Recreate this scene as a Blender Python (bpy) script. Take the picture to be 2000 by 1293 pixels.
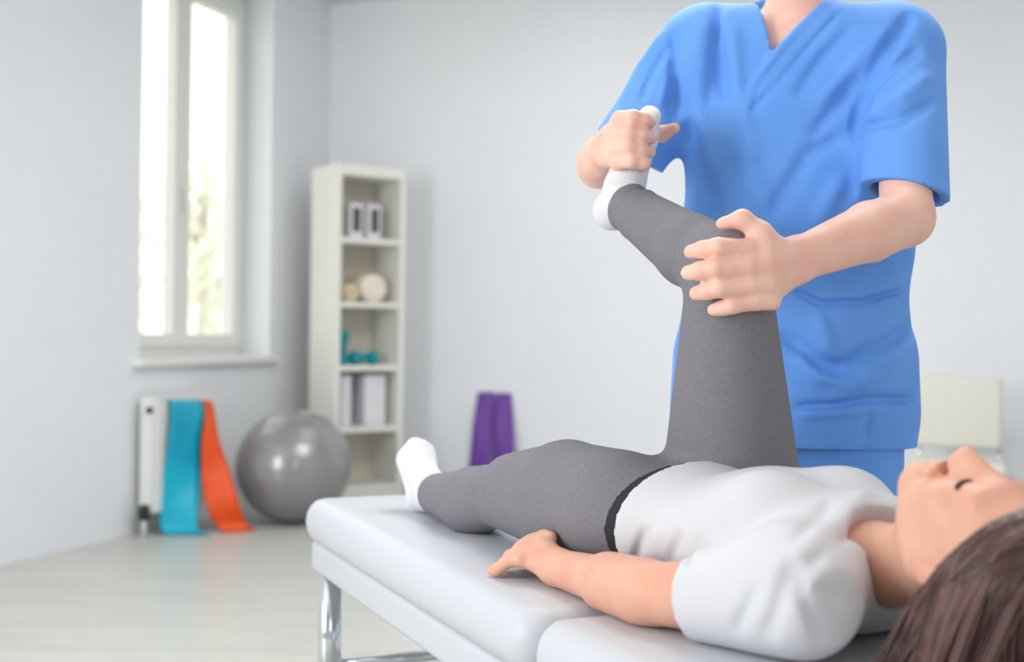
import bpy, bmesh, math, random
import numpy as np
from mathutils import Vector, Matrix

random.seed(7); rng = np.random.RandomState(7)
for o in list(bpy.data.objects): bpy.data.objects.remove(o)
S = bpy.context.scene
COL = S.collection

# ------------------------------------------------------------------ camera
HC = 0.92; F = 2400.0; ROLL = math.radians(0.8)
cam_d = bpy.data.cameras.new('camera'); cam = bpy.data.objects.new('camera', cam_d); COL.objects.link(cam)
cam.location = (0, 0, HC); cam.rotation_euler = (math.pi/2, -ROLL, 0)
cam_d.sensor_width = 36.0; cam_d.lens = F/2000*36.0; cam_d.clip_start = 0.02
cam_d.dof.use_dof = True; cam_d.dof.focus_distance = 2.1; cam_d.dof.aperture_fstop = 2.2
S.camera = cam

# ------------------------------------------------------------------ light
w = bpy.data.worlds.new('sky'); S.world = w; w.use_nodes = True
bg = w.node_tree.nodes['Background']; bg.inputs[0].default_value = (1.0, 1.0, 0.97, 1); bg.inputs[1].default_value = 1.6
S.view_settings.view_transform = 'Standard'; S.view_settings.look = 'None'
S.view_settings.gamma = 1.0; S.view_settings.use_curve_mapping = False
S.view_settings.exposure = 0.16
def area(name, loc, target, sx, sy, power, color=(1, 1, 1)):
    l = bpy.data.lights.new(name, 'AREA'); l.shape = 'RECTANGLE'; l.size = sx; l.size_y = sy; l.energy = power; l.color = color
    o = bpy.data.objects.new(name, l); COL.objects.link(o); o.location = loc
    o.rotation_euler = (Vector(target)-Vector(loc)).to_track_quat('-Z', 'Y').to_euler(); return o
area('overhead_fill', (0.6, 3.2, 2.68), (0.6, 3.2, 0), 1.6, 1.6, 48, (1, 1, 1))  # added top fill over the table, no lamp fixture modelled
area('corner_fill', (0.2, 5.3, 2.70), (0.0, 5.5, 0), 1.2, 1.2, 5, (1, 1, 1))  # extra fill added to lift the dark far corner of the room
area('camera_side_fill', (1.6, -1.6, 1.75), (0.9, 4.5, 1.15), 2.6, 1.7, 26, (.98, .99, 1))  # soft frontal fill added behind the camera, no window there
area('left_key_fill', (-3.05, 1.2, 1.5), (0.6, 2.45, 1.0), 2.2, 1.9, 125, (.97, .985, 1))  # added key light from the left, the wall has no opening here

# ------------------------------------------------------------------ helpers
def ray(u, v):
    x = (u-1000)/F; y = (646.5-v)/F
    return Vector((x*math.cos(ROLL)-y*math.sin(ROLL), 1, x*math.sin(ROLL)+y*math.cos(ROLL)))
def at(u, v, Y):
    r = ray(u, v)*Y; return Vector((r.x, r.y, r.z+HC))
def atz(u, v, z):
    r = ray(u, v); r = r*((z-HC)/r.z); return Vector((r.x, r.y, z))
def W(x, y, z): return np.array((x, y, z+HC), dtype=float)
def A_(u, v, Y): return np.array(at(u, v, Y), dtype=float)

def s2l(c):
    c = c/255.0
    return c/12.92 if c <= .04045 else ((c+.055)/1.055)**2.4
def rgb(r, g, b): return (s2l(r), s2l(g), s2l(b), 1)

MATS = {}
def mat(name, col, rough=.6, metal=0, spec=.4, noise=None, bump=None, sss=0, coat=0, sheen=0):
    """noise=(scale, col2, stretch xyz), bump=(scale, strength, stretch)"""
    m = bpy.data.materials.new(name); m.use_nodes = True; nt = m.node_tree; b = nt.nodes['Principled BSDF']
    b.inputs['Base Color'].default_value = col; b.inputs['Roughness'].default_value = rough
    b.inputs['Metallic'].default_value = metal; b.inputs['Specular IOR Level'].default_value = spec
    if sss:
        b.inputs['Subsurface Weight'].default_value = sss; b.inputs['Subsurface Radius'].default_value = (.012, .005, .003); b.inputs['Subsurface Scale'].default_value = 1.0
    if coat: b.inputs['Coat Weight'].default_value = coat
    if sheen: b.inputs['Sheen Weight'].default_value = sheen
    tc = nt.nodes.new('ShaderNodeTexCoord')
    def tex(scale, st, detail=4):
        mp = nt.nodes.new('ShaderNodeMapping'); mp.inputs['Scale'].default_value = st
        n = nt.nodes.new('ShaderNodeTexNoise'); n.inputs['Scale'].default_value = scale; n.inputs['Detail'].default_value = detail
        nt.links.new(tc.outputs['Object'], mp.inputs[0]); nt.links.new(mp.outputs[0], n.inputs['Vector']); return n
    if noise:
        n = tex(noise[0], noise[2]); cr = nt.nodes.new('ShaderNodeValToRGB')
        cr.color_ramp.elements[0].position = .35; cr.color_ramp.elements[1].position = .65
        cr.color_ramp.elements[0].color = col; cr.color_ramp.elements[1].color = noise[1]
        nt.links.new(n.outputs['Fac'], cr.inputs[0]); nt.links.new(cr.outputs[0], b.inputs['Base Color'])
    if bump:
        n = tex(bump[0], bump[2]); bp = nt.nodes.new('ShaderNodeBump'); bp.inputs['Strength'].default_value = bump[1]; bp.inputs['Distance'].default_value = .002
        nt.links.new(n.outputs['Fac'], bp.inputs['Height']); nt.links.new(bp.outputs[0], b.inputs['Normal'])
    MATS[name] = m; return m
one = (1, 1, 1)
mat('wall_paint', rgb(238, 240, 244), .8, noise=(3, rgb(240, 242, 246), one))
mat('ceiling_paint', rgb(225, 225, 222), .9)
mat('floor_laminate', rgb(196, 197, 190), .35, noise=(2.2, rgb(206, 206, 199), (1, 5, 1)), bump=(30, .1, (1, 6, 1)))
mat('white_frame', rgb(236, 237, 232), .4)
mat('white_radiator', rgb(236, 236, 232), .4)
mat('dark_plastic', rgb(40, 42, 38), .5)
mat('shelf_white', rgb(240, 239, 231), .45)
mat('shelf_back', rgb(226, 218, 204), .6)
mat('chrome', rgb(225, 228, 235), .12, metal=1)
mat('vinyl_white', rgb(203, 205, 211), .42, bump=(60, .08, one))
mat('vinyl_cream', rgb(226, 223, 212), .5)
mat('ball_grey', rgb(150, 150, 150), .28, spec=.6, metal=.35, coat=.4)
mat('band_blue', rgb(0, 160, 195), .4, noise=(5, rgb(0, 182, 208), one))
mat('band_orange', rgb(238, 72, 20), .4, noise=(6, rgb(240, 92, 26), one))
mat('band_purple', rgb(112, 66, 160), .5)
mat('teal', rgb(0, 150, 160), .45)
mat('paper_white', rgb(232, 232, 238), .6)
mat('grey_card', rgb(86, 84, 82), .5)
mat('towel_cream', rgb(248, 238, 222), .95, bump=(140, .4, one))
mat('towel_tan', rgb(232, 216, 184), .95, bump=(140, .4, one))
mat('skin', rgb(226, 174, 150), .45, spec=.3, sss=.15, noise=(22, rgb(221, 163, 140), one), bump=(160, .06, one))
mat('skin_warm', rgb(245, 201, 182), .45, spec=.3, sss=.15, noise=(22, rgb(242, 187, 170), one), bump=(160, .06, one))
mat('scrub_blue', rgb(108, 164, 240), .75, spec=.25, sheen=.1, noise=(9, rgb(100, 156, 235), one), bump=(500, .15, one))
mat('leggings_grey', rgb(120, 118, 124), .85, spec=.2, noise=(260, rgb(132, 130, 136), (1, 1, 1.6)), bump=(400, .2, one))
mat('waist_black', rgb(38, 36, 42), .8)
mat('tshirt_white', rgb(211, 211, 215), .85, spec=.2, bump=(420, .12, one))
mat('sock_white', rgb(224, 224, 228), .9, spec=.2, bump=(260, .3, one))
mat('hair_brown', rgb(78, 52, 46), .42, spec=.5, noise=(14, rgb(58, 38, 34), (1, 1, 1)))
mat('hair_dark', rgb(60, 44, 36), .5, noise=(40, rgb(46, 33, 28), (1, 1, 1)))
mat('lash', rgb(70, 44, 40), .6)
mat('shoe_white', rgb(230, 230, 232), .5)
mat('eye_white', rgb(235, 232, 228), .2)
mat('leaf', rgb(243, 246, 222), .6, noise=(3, rgb(246, 248, 232), one))
mat('bark', rgb(226, 222, 212), .9)
mat('ground_out', rgb(190, 195, 175), .9)
def strand_mat():
    m = mat('hair_strand', rgb(90, 60, 54), .38, spec=.5); nt = m.node_tree; g = nt.nodes.new('ShaderNodeNewGeometry'); cr = nt.nodes.new('ShaderNodeValToRGB')
    cr.color_ramp.elements[0].color = rgb(54, 34, 32); cr.color_ramp.elements[1].color = rgb(112, 78, 70)
    nt.links.new(g.outputs['Random Per Island'], cr.inputs[0]); nt.links.new(cr.outputs[0], nt.nodes['Principled BSDF'].inputs['Base Color'])
strand_mat()
def glass_mat():
    m = bpy.data.materials.new('window_glass'); m.use_nodes = True; nt = m.node_tree; nt.nodes.clear()
    o = nt.nodes.new('ShaderNodeOutputMaterial'); mx = nt.nodes.new('ShaderNodeMixShader'); mx.inputs[0].default_value = .06
    t = nt.nodes.new('ShaderNodeBsdfTransparent'); g = nt.nodes.new('ShaderNodeBsdfGlossy'); g.inputs['Roughness'].default_value = .02
    nt.links.new(t.outputs[0], mx.inputs[1]); nt.links.new(g.outputs[0], mx.inputs[2]); nt.links.new(mx.outputs[0], o.inputs[0]); MATS['glass'] = m
glass_mat()

def link(name, me, m, parent=None, smooth=False):
    o = bpy.data.objects.new(name, me); COL.objects.link(o)
    if m: me.materials.append(MATS[m])
    if parent is not None: o.parent = parent
    if smooth:
        me.polygons.foreach_set('use_smooth', np.ones(len(me.polygons), dtype=bool))
    return o
def frombm(name, bm, m, parent=None, smooth=False):
    bmesh.ops.recalc_face_normals(bm, faces=bm.faces)
    me = bpy.data.meshes.new(name); bm.to_mesh(me); bm.free(); return link(name, me, m, parent, smooth)
def tag(o, label, cat, group=None):
    o['label'] = label; o['category'] = cat
    if group: o['group'] = group
    return o
def struct(o, label=None):
    o['kind'] = 'structure'
    if label: o['label'] = label
    return o
def empty(name, loc=(0, 0, 0)):
    o = bpy.data.objects.new(name, None); COL.objects.link(o); o.location = loc; o.empty_display_size = .05; return o
def fix_parent(root):
    """children were modelled in world space: keep them there"""
    bpy.context.view_layer.update()
    inv = Matrix.Translation(root.location).inverted()
    for c in root.children: c.matrix_parent_inverse = inv

def bbox(bm, c, ax, half, bev=0, seg=2):
    """box centred c, axes ax (3 vectors), half sizes"""
    c = Vector(c); ax = [Vector(a).normalized() for a in ax]; vs = []
    for i in (-1, 1):
        for j in (-1, 1):
            for k in (-1, 1):
                vs.append(bm.verts.new(c+ax[0]*half[0]*i+ax[1]*half[1]*j+ax[2]*half[2]*k))
    fs = [(0, 1, 3, 2), (4, 6, 7, 5), (0, 4, 5, 1), (2, 3, 7, 6), (0, 2, 6, 4), (1, 5, 7, 3)]
    ff = [bm.faces.new([vs[i] for i in f]) for f in fs]
    if bev:
        es = list({e for f in ff for e in f.edges})
        bmesh.ops.bevel(bm, geom=es, offset=bev, segments=seg, affect='EDGES', profile=.6)
XYZ = ((1, 0, 0), (0, 1, 0), (0, 0, 1))
def box(name, c, half, m, parent=None, ax=XYZ, bev=0, seg=2, smooth=False):
    bm = bmesh.new(); bbox(bm, c, ax, half, bev, seg); return frombm(name, bm, m, parent, smooth)
def tube_bm(bm, pts, rad, n=10, cap=True):
    pts = [Vector(p) for p in pts]
    if not hasattr(rad, '__len__'): rad = [rad]*len(pts)
    rings = []; up = Vector((0.3, 0.2, 1)).normalized(); prev = None
    for i, p in enumerate(pts):
        t = (pts[min(i+1, len(pts)-1)]-pts[max(i-1, 0)]).normalized()
        if prev is None: u = t.cross(up) if abs(t.dot(up)) < .95 else t.cross(Vector((1, 0, 0)))
        else: u = prev-t*prev.dot(t)
        u.normalize(); prev = u; v = t.cross(u)
        rings.append([bm.verts.new(p+(u*math.cos(a)+v*math.sin(a))*rad[i]) for a in [2*math.pi*k/n for k in range(n)]])
    for a, b in zip(rings, rings[1:]):
        for k in range(n): bm.faces.new((a[k], a[(k+1) % n], b[(k+1) % n], b[k]))
    if cap: bm.faces.new(rings[0][::-1]); bm.faces.new(rings[-1])
def tube(name, pts, rad, m, parent=None, n=12):
    bm = bmesh.new(); tube_bm(bm, pts, rad, n); return frombm(name, bm, m, parent, True)
def lathe(name, c, prof, m, parent=None, n=32, axis=(0, 0, 1)):
    ax = Vector(axis).normalized(); u = ax.orthogonal().normalized(); v = ax.cross(u); c = Vector(c); bm = bmesh.new(); rings = []
    for r, h in prof:
        rings.append([bm.verts.new(c+ax*h+(u*math.cos(2*math.pi*k/n)+v*math.sin(2*math.pi*k/n))*max(r, 1e-4)) for k in range(n)])
    for a, b in zip(rings, rings[1:]):
        for k in range(n): bm.faces.new((a[k], a[(k+1) % n], b[(k+1) % n], b[k]))
    bm.faces.new(rings[0][::-1]); bm.faces.new(rings[-1]); return frombm(name, bm, m, parent, True)

# ================================================================== the room
SC = .965
WP = Vector((-1.73*SC, 5.60*SC, 0)); WD = Vector((.341, .94, 0)).normalized(); WN = Vector((WD.y, -WD.x, 0))
CEIL = 1.93*SC+HC
def wp(s, n, z): return WP+WD*s+WN*n+Vector((0, 0, z))
s0, s1 = .05*SC, 1.185*SC              # window recess along the wall
zb, zt = -.150*SC+HC, 1.80*SC+HC
sc = 1.835*SC                          # the corner
CN = wp(sc, 0, 0); BD = Vector((WN.x, WN.y, 0))      # back wall runs along BD from the corner
BN = -WD
T = .30
def wbox(name, sa, sb, za, zb_, na, nb, m, parent=None, bev=0):
    c = wp((sa+sb)/2, (na+nb)/2, (za+zb_)/2); return box(name, c, ((sb-sa)/2, (nb-na)/2, (zb_-za)/2), m, parent, (WD, WN, (0, 0, 1)), bev)
bm = bmesh.new()
for (a, b, c, d) in ((-7, s0, 0, CEIL), (s1, sc+.3, 0, CEIL), (s0, s1, 0, zb-.02), (s0, s1, zt, CEIL)):
    bbox(bm, wp((a+b)/2, -T/2, (c+d)/2), (WD, WN, (0, 0, 1)), ((b-a)/2, T/2, (d-c)/2))
struct(frombm('wall_left', bm, 'wall_paint'))
struct(box('wall_back', CN+BD*3.3+WD*.15+Vector((0, 0, CEIL/2)), (3.6, .15, CEIL/2), 'wall_paint', None, (BD, WD, (0, 0, 1))))
struct(box('floor', wp(-2.65, 3.2, -.05), (4.7, 3.55, .05), 'floor_laminate', None, (WD, WN, (0, 0, 1))))
struct(wbox('wall_right', -7.2, sc+.3, 0, CEIL, 6.6, 6.75, 'wall_paint'))
struct(wbox('wall_front', -7.3, -7.15, 0, CEIL, -.3, 6.75, 'wall_paint'))
struct(box('ceiling', wp(-2.65, 3.2, CEIL+.05), (4.7, 3.55, .05), 'ceiling_paint', None, (WD, WN, (0, 0, 1))))
# window: outer frame, two casements, glass, sill
ND = -.2
win = empty('window_1', wp((s0+s1)/2, ND, zb)); struct(win, 'white two-casement window in a deep recess')
fo = .045
bm = bmesh.new()
def wb(bm, sa, sb, za, zc, na, nb, bev=.004): bbox(bm, wp((sa+sb)/2, (na+nb)/2, (za+zc)/2), (WD, WN, (0, 0, 1)), ((sb-sa)/2, (nb-na)/2, (zc-za)/2), bev)
wb(bm, s0, s0+fo, zb, zt, ND-.03, ND+.03); wb(bm, s1-fo, s1, zb, zt, ND-.03, ND+.03)
wb(bm, s0, s1, zb, zb+fo, ND-.03, ND+.03); wb(bm, s0, s1, zt-fo-.01, zt, ND-.03, ND+.03)
frombm('window_frame', bm, 'white_frame', win)
sm = .60*SC
for a, b in ((s0+fo, sm), (sm, s1-fo)):
    st = .062; bm = bmesh.new(); z0, z1 = zb+fo, zt-fo-.01; n0, n1 = ND-.02, ND+.045
    wb(bm, a, a+st, z0, z1, n0, n1); wb(bm, b-st, b, z0, z1, n0, n1); wb(bm, a+st, b-st, z0, z0+st, n0, n1); wb(bm, a+st, b-st, z1-st, z1, n0, n1)
    cas = frombm('casement', bm, 'white_frame', win)
    wbox('pane', a+st-.005, b-st+.005, z0+st-.005, z1-st+.005, ND+.005, ND+.013, 'glass', cas)
hb = bmesh.new(); wb(hb, sm-.016, sm+.014, zb+.78, zb+.84, ND+.045, ND+.055); wb(hb, sm-.008, sm+.006, zb+.70, zb+.82, ND+.055, ND+.075)
frombm('window_handle', hb, 'white_frame', win)
wbox('window_sill', s0-.045, s1+.045, zb-.035, zb, ND+.02, .05, 'white_frame', win, .006)
fix_parent(win)
for c in win.children:
    for g in c.children: g.matrix_parent_inverse = Matrix.Identity(4) if False else (c.matrix_world.inverted() if False else Matrix.Identity(4))

# garden seen through the panes
struct(box('ground_outside', wp(6, -7.5, -.35), (14, 7.1, .05), 'ground_out', None, (WD, WN, (0, 0, 1))))
def tree(x, y, h, cr, n, seed, lab):
    r = np.random.RandomState(seed); rt = empty('garden_tree', (x, y, -.3)); tag(rt, lab, 'tree', 'trees outside the window')
    tube('trunk', [(x, y, -.32), (x+.05, y, h*.4), (x-.05, y+.05, h*.75)], [.12, .09, .04], 'bark', rt, 10)
    for k in range(5):
        a = k*1.3; tube('branch', [(x, y, h*(.35+.08*k)), (x+math.cos(a)*cr*.4, y+math.sin(a)*cr*.4, h*(.5+.08*k)), (x+math.cos(a)*cr*.75, y+math.sin(a)*cr*.75, h*(.58+.08*k))], [.05, .03, .012], 'bark', rt, 6)
    bm = bmesh.new()
    for k in range(n):
        d = nrm(r.randn(3)); p = V3((x, y, h*.62))+d*(r.rand()**.4)*V3((cr, cr, h*.4)); u = nrm(r.randn(3)); w_ = nrm(np.cross(u, r.randn(3))); q = .05+.05*r.rand()
        bm.faces.new([bm.verts.new(p+u*q), bm.verts.new(p+w_*q*.45), bm.verts.new(p-u*q), bm.verts.new(p-w_*q*.45)])
    lf = frombm('leaves', bm, 'leaf', rt); lf['kind'] = 'stuff'; fix_parent(rt)
def nrm(v): v = np.array(v, float); return v/np.linalg.norm(v)
def V3(p): return np.array(p, float)
tree(-2.62, 10.4, 2.7, .42, 420, 3, 'slim pale green tree seen through the right-hand window pane')
tree(-3.75, 11.4, 2.3, .45, 420, 5, 'low pale green tree seen through the left-hand window pane')

# ================================================================== radiator and bands by the window
rad = empty('radiator', wp(.24, .07, 0)); tag(rad, 'white panel radiator on the wall below the window', 'radiator')
RT = at(290, 776, 5.5).z; RB = .10
r0, r1 = .02, .46
wbox('front_panel', r0, r1, RB, RT, .105, .12, 'white_radiator', rad, .005)
wbox('back_panel', r0, r1, RB, RT, .03, .045, 'white_radiator', rad, .005)
wbox('top_grille', r0, r1, RT-.012, RT+.006, .03, .12, 'white_radiator', rad, .003)
wbox('side_cover', r0-.006, r0, RB, RT, .045, .105, 'white_radiator', rad, .002)
for k in range(6):
    s = r0+.05+k*.07; wbox('fin', s, s+.006, RB+.01, RT-.02, .046, .104, 'white_radiator', rad)
for s in (r0+.15, r1-.15): wbox('bracket', s, s+.03, RB+.1, RT-.1, 0, .03, 'white_radiator', rad)
tube('pipe', [wp(r0-.02, .075, RB+.03), wp(r0-.02, .075, .0)], .011, 'white_radiator', rad)
lathe('valve', wp(r0-.02, .075, RB-.03), [(.0, 0), (.02, 0), (.024, .01), (.024, .05), (.018, .065), (0, .066)], 'dark_plastic', rad, 20)
lathe('air_vent', wp(r0-.008, .09, RT-.05), [(0, -.006), (.014, -.006), (.014, .012), (.008, .02), (0, .02)], 'dark_plastic', rad, 16, -WD)
fix_parent(rad)

def strip(name, rows, th, m, parent=None):
    """rows: list of (left, right) points; a band with real thickness"""
    bm = bmesh.new(); rows = [(Vector(a), Vector(b)) for a, b in rows]; n = len(rows); cols = 6; top = []; bot = []
    for i, (a, b) in enumerate(rows):
        t = (rows[min(i+1, n-1)][0]+rows[min(i+1, n-1)][1]-rows[max(i-1, 0)][0]-rows[max(i-1, 0)][1]); nn = t.cross(b-a).normalized()
        r1_ = []; r2_ = []
        for j in range(cols+1):
            p = a.lerp(b, j/cols)+nn*(.004*math.sin(j/cols*math.pi)*math.sin(i*.9)); r1_.append(bm.verts.new(p+nn*th/2)); r2_.append(bm.verts.new(p-nn*th/2))
        top.append(r1_); bot.append(r2_)
    for i in range(n-1):
        for j in range(cols):
            bm.faces.new((top[i][j], top[i][j+1], top[i+1][j+1], top[i+1][j])); bm.faces.new((bot[i][j], bot[i+1][j], bot[i+1][j+1], bot[i][j+1]))
        bm.faces.new((top[i][0], top[i+1][0], bot[i+1][0], bot[i][0])); bm.faces.new((top[i][cols], bot[i][cols], bot[i+1][cols], top[i+1][cols]))
    for i in (0, n-1):
        for j in range(cols): bm.faces.new((top[i][j], bot[i][j], bot[i][j+1], top[i][j+1]))
    return frombm(name, bm, m, parent, True)
def on_wall(u, v, off):
    q0 = WP+WN*off; r = ray(u, v); t = q0.dot(WN)/r.dot(WN); return Vector((r.x*t, r.y*t, r.z*t+HC))
def smoothrows(keys, k=5):
    out = []
    for i in range(len(keys)-1):
        for j in range(k):
            t = j/k; p0 = keys[max(i-1, 0)]; p1 = keys[i]; p2 = keys[i+1]; p3 = keys[min(i+2, len(keys)-1)]
            row = []
            for q in (0, 1):
                a, b, c, d = p0[q], p1[q], p2[q], p3[q]
                row.append(.5*((2*b)+(c-a)*t+(2*a-5*b+4*c-d)*t*t+(3*b-a-3*c+d)*t*t*t))
            out.append(tuple(row))
    out.append(keys[-1]); return out
# blue band: draped over the radiator's top edge, hanging to the floor
tl, tr = on_wall(331, 787, .135), on_wall(393, 787, .135)
bk = Vector((-WN.x, -WN.y, 0))
zf = .004
bl, br = atz(311, 1043, zf), atz(387, 1043, zf)
keys = [(tl+bk*.11+Vector((0, 0, -.0)), tr+bk*.11), (tl+bk*.02+Vector((0, 0, .012)), tr+bk*.02+Vector((0, 0, .012))), (tl+WN*.012-Vector((0, 0, .02)), tr+WN*.012-Vector((0, 0, .02))),
        (tl.lerp(bl, .33)+WN*.01, tr.lerp(br, .33)+WN*.012), (tl.lerp(bl, .66)-WN*.01, tr.lerp(br, .66)+WN*.0), (bl+Vector((0, 0, .03)), br+Vector((0, 0, .03))), (bl+WN*.06+Vector((0, 0, 0)), br+WN*.06)]
tag(strip('exercise_band', smoothrows(keys), .005, 'band_blue'), 'wide blue elastic exercise band hanging over the radiator', 'exercise band', 'elastic bands on the radiator')
tl, tr = on_wall(398, 787, .137), on_wall(413, 787, .137)
bl, br = atz(421, 1038, zf), atz(481, 1034, zf)
ml, mr = at(395, 930, 5.52), at(452, 930, 5.56)
keys = [(tl+bk*.1, tr+bk*.1), (tl+bk*.02+Vector((0, 0, .012)), tr+bk*.02+Vector((0, 0, .012))), (tl+WN*.012-Vector((0, 0, .02)), tr+WN*.012-Vector((0, 0, .02))),
        (at(395, 860, 5.54), at(428, 860, 5.62)), (ml, mr), (at(404, 990, 5.48), at(469, 990, 5.52)), (bl+Vector((0, 0, .03)), br+Vector((0, 0, .03))), (bl+WN*.05, br+WN*.05)]
tag(strip('exercise_band', smoothrows(keys), .005, 'band_orange'), 'orange-red elastic exercise band slanting from the radiator to the floor', 'exercise band', 'elastic bands on the radiator')
# purple bands against the back wall
def on_back(u, v, off):
    q0 = CN+BN*off; r = ray(u, v); t = q0.dot(BN)/r.dot(BN); return Vector((r.x*t, r.y*t, r.z*t+HC))
for (ut0, ut1, vt, ub0, ub1, lab) in ((934, 966, 766, 908, 958, 'left one of two purple elastic bands leaning on the back wall'), (969, 998, 768, 962, 1012, 'right one of two purple elastic bands leaning on the back wall')):
    t0, t1 = on_back(ut0, vt, .012), on_back(ut1, vt, .012)
    b0 = on_back(ub0, 960, .09); b1 = on_back(ub1, 960, .09); b0.z = b1.z = zf
    keys = [(t0, t1), (t0.lerp(b0, .3)+BN*.012, t1.lerp(b1, .3)-BN*.004), (t0.lerp(b0, .65)-BN*.006, t1.lerp(b1, .65)+BN*.012), (b0+Vector((0, 0, .02)), b1+Vector((0, 0, .02))), (b0+BN*.07, b1+BN*.07)]
    tag(strip('exercise_band', smoothrows(keys), .006, 'band_purple'), lab, 'exercise band', 'purple bands by the back wall')

# ================================================================== exercise ball
bp = atz(572, 1020, 0); R_ = .272
prof = []
for k in range(49):
    a = -math.pi/2+math.pi*k/48; r = R_*math.cos(a); h = R_*.985*(math.sin(a)+1)
    r += .0012*math.sin(k*2.1) if 4 < k < 44 else 0
    prof.append((r, max(h, .002)))
ball = empty('exercise_ball', bp); lathe('ball_skin', bp, prof, 'ball_grey', ball, 64)
pd = Vector((-.5, -.6, .55)).normalized(); lathe('valve_plug', bp+Vector((0, 0, R_*.985))+pd*(R_*.985-.002), [(0, -.002), (.012, -.002), (.012, .002), (.008, .004), (0, .004)], 'ball_grey', ball, 16, pd)
fix_parent(ball); tag(ball, 'large silver-grey inflatable exercise ball in the corner before the shelf', 'exercise ball')

# ================================================================== bookshelf in the corner
TH = math.radians(35); FX = Vector((math.cos(TH), math.sin(TH), 0)); FB = Vector((-math.sin(TH), math.cos(TH), 0)); UP = Vector((0, 0, 1))
FL = at(655, 640, 6.3); FL.z = 0; SW = .405; SD = .30; SH = at(655, 318, 6.3).z
shelf = empty('bookshelf', FL+FX*SW/2+FB*SD/2); tag(shelf, 'tall narrow white open bookshelf standing diagonally in the room corner', 'bookshelf')
def sbox(name, x0, x1, y0, y1, z0, z1, m, parent=None, bev=.003):
    return box(name, FL+FX*(x0+x1)/2+FB*(y0+y1)/2+UP*(z0+z1)/2, ((x1-x0)/2, (y1-y0)/2, (z1-z0)/2), m, parent, (FX, FB, UP), bev)
t = .03
sbox('side_panel', 0, t, 0, SD, 0, SH, 'shelf_white', shelf); sbox('side_panel', SW-t, SW, 0, SD, 0, SH, 'shelf_white', shelf)
sbox('top_panel', t, SW-t, 0, SD, SH-.055, SH, 'shelf_white', shelf); sbox('back_panel', t, SW-t, SD-.012, SD, .0, SH-.055, 'shelf_back', shelf)
zs = [at(712, v, 6.4).z for v in (465, 590, 714, 834, 950)]
for z in zs: sbox('shelf_board', t, SW-t, .003, SD-.012, z-.028, z, 'shelf_white', shelf)
sbox('plinth', t, SW-t, .01, .03, 0, zs[-1]-.028, 'shelf_white', shelf)
fix_parent(shelf)
# things on the shelf
def spt(u, z, dep):
    """point on a plane dep behind the front edge, at pixel column u"""
    q0 = FL+FB*dep; r = ray(u, 640); k = q0.dot(FB)/r.dot(FB); p = Vector((r.x*k, r.y*k, z)); return p
for u, lab in ((685, 'dark grey case with pale borders at left on the top shelf'), (720, 'dark grey case with pale borders at right on the top shelf')):
    p = spt(u, zs[0], .1); rt = empty('storage_case', p)
    box('case_body', p+UP*.093, (.038, .05, .088), 'paper_white', rt, (FX, FB, UP), .004); box('spine_panel', p+UP*.098-FX*.0-FB*.051, (.023, .003, .062), 'grey_card', rt, (FX, FB, UP), .002)
    for s in (-1, 1): box('foot', p+FX*s*.026+UP*.003, (.009, .04, .003), 'grey_card', rt, (FX, FB, UP))
    fix_parent(rt); tag(rt, lab, 'case', 'cases on the top shelf')
def towel(u, z, r, ln, m, lab):
    p = spt(u, z, .035)+UP*r
    prof = [(r*.12, .012)]
    for k in range(1, 5): prof += [(r*(.24*k-.06), .004), (r*(.24*k), .0), (r*(.24*k+.03), .006), (r*(.24*k+.05), .012)] if k < 4 else [(r*.93, .002), (r, .012)]
    prof += [(r*1.0, ln*.5), (r*1.0, ln-.01), (r*.9, ln)]
    o = lathe('rolled_towel', p, prof, m, None, 36, FB); return tag(o, lab, 'towel', 'rolled towels on the shelf')
towel(687, zs[1], .048, .2, 'towel_tan', 'tan rolled towel at left on the second shelf')
towel(732, zs[1], .074, .2, 'towel_cream', 'large cream rolled towel beside the tan one on the shelf')
def dumbbell(c, ax, lab, s=1.0):
    rt = empty('dumbbell', c-UP*.034*s if abs(Vector(ax).z) < .5 else c); ax = Vector(ax).normalized()
    hp = [(0, 0), (.026, 0), (.034, .008), (.034, .04), (.026, .048), (0, .048)]
    lathe('weight_head', c-ax*.075*s, [(r*s, h*s) for r, h in hp], 'teal', rt, 6, ax); lathe('weight_head', c+ax*.027*s, [(r*s, h*s) for r, h in hp], 'teal', rt, 6, ax)
    lathe('grip', c-ax*.03*s, [(.018*s, 0), (.020*s, .03*s), (.018*s, .06*s)], 'teal', rt, 16, ax); fix_parent(rt); return tag(rt, lab, 'dumbbell', 'teal dumbbells on the middle shelf')
pA = spt(669, zs[2], .08); dumbbell(pA+UP*.0905, UP, 'teal dumbbell standing on end at left of the middle shelf', 1.2)
pB = spt(711, zs[2], .09); dumbbell(pB+UP*.0375, FX+FB*.15, 'teal dumbbell lying flat on the middle shelf', 1.1)
for u, hw, lab in ((678, .030, 'narrow white file box on the fourth shelf'), (735, .062, 'wide white file box on the fourth shelf')):
    p = spt(u, zs[3], .06); rt = empty('file_box', p); bm = bmesh.new()
    bbox(bm, p+UP*.135+FB*.09, (FX, FB, UP), (hw, .09, .134), .005); frombm('box_body', bm, 'paper_white', rt)
    box('label_slip', p+UP*.06-FB*.001, (hw*.55, .0012, .018), 'shelf_white', rt, (FX, FB, UP)); fix_parent(rt); tag(rt, lab, 'file box', 'file boxes on the shelf')

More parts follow.
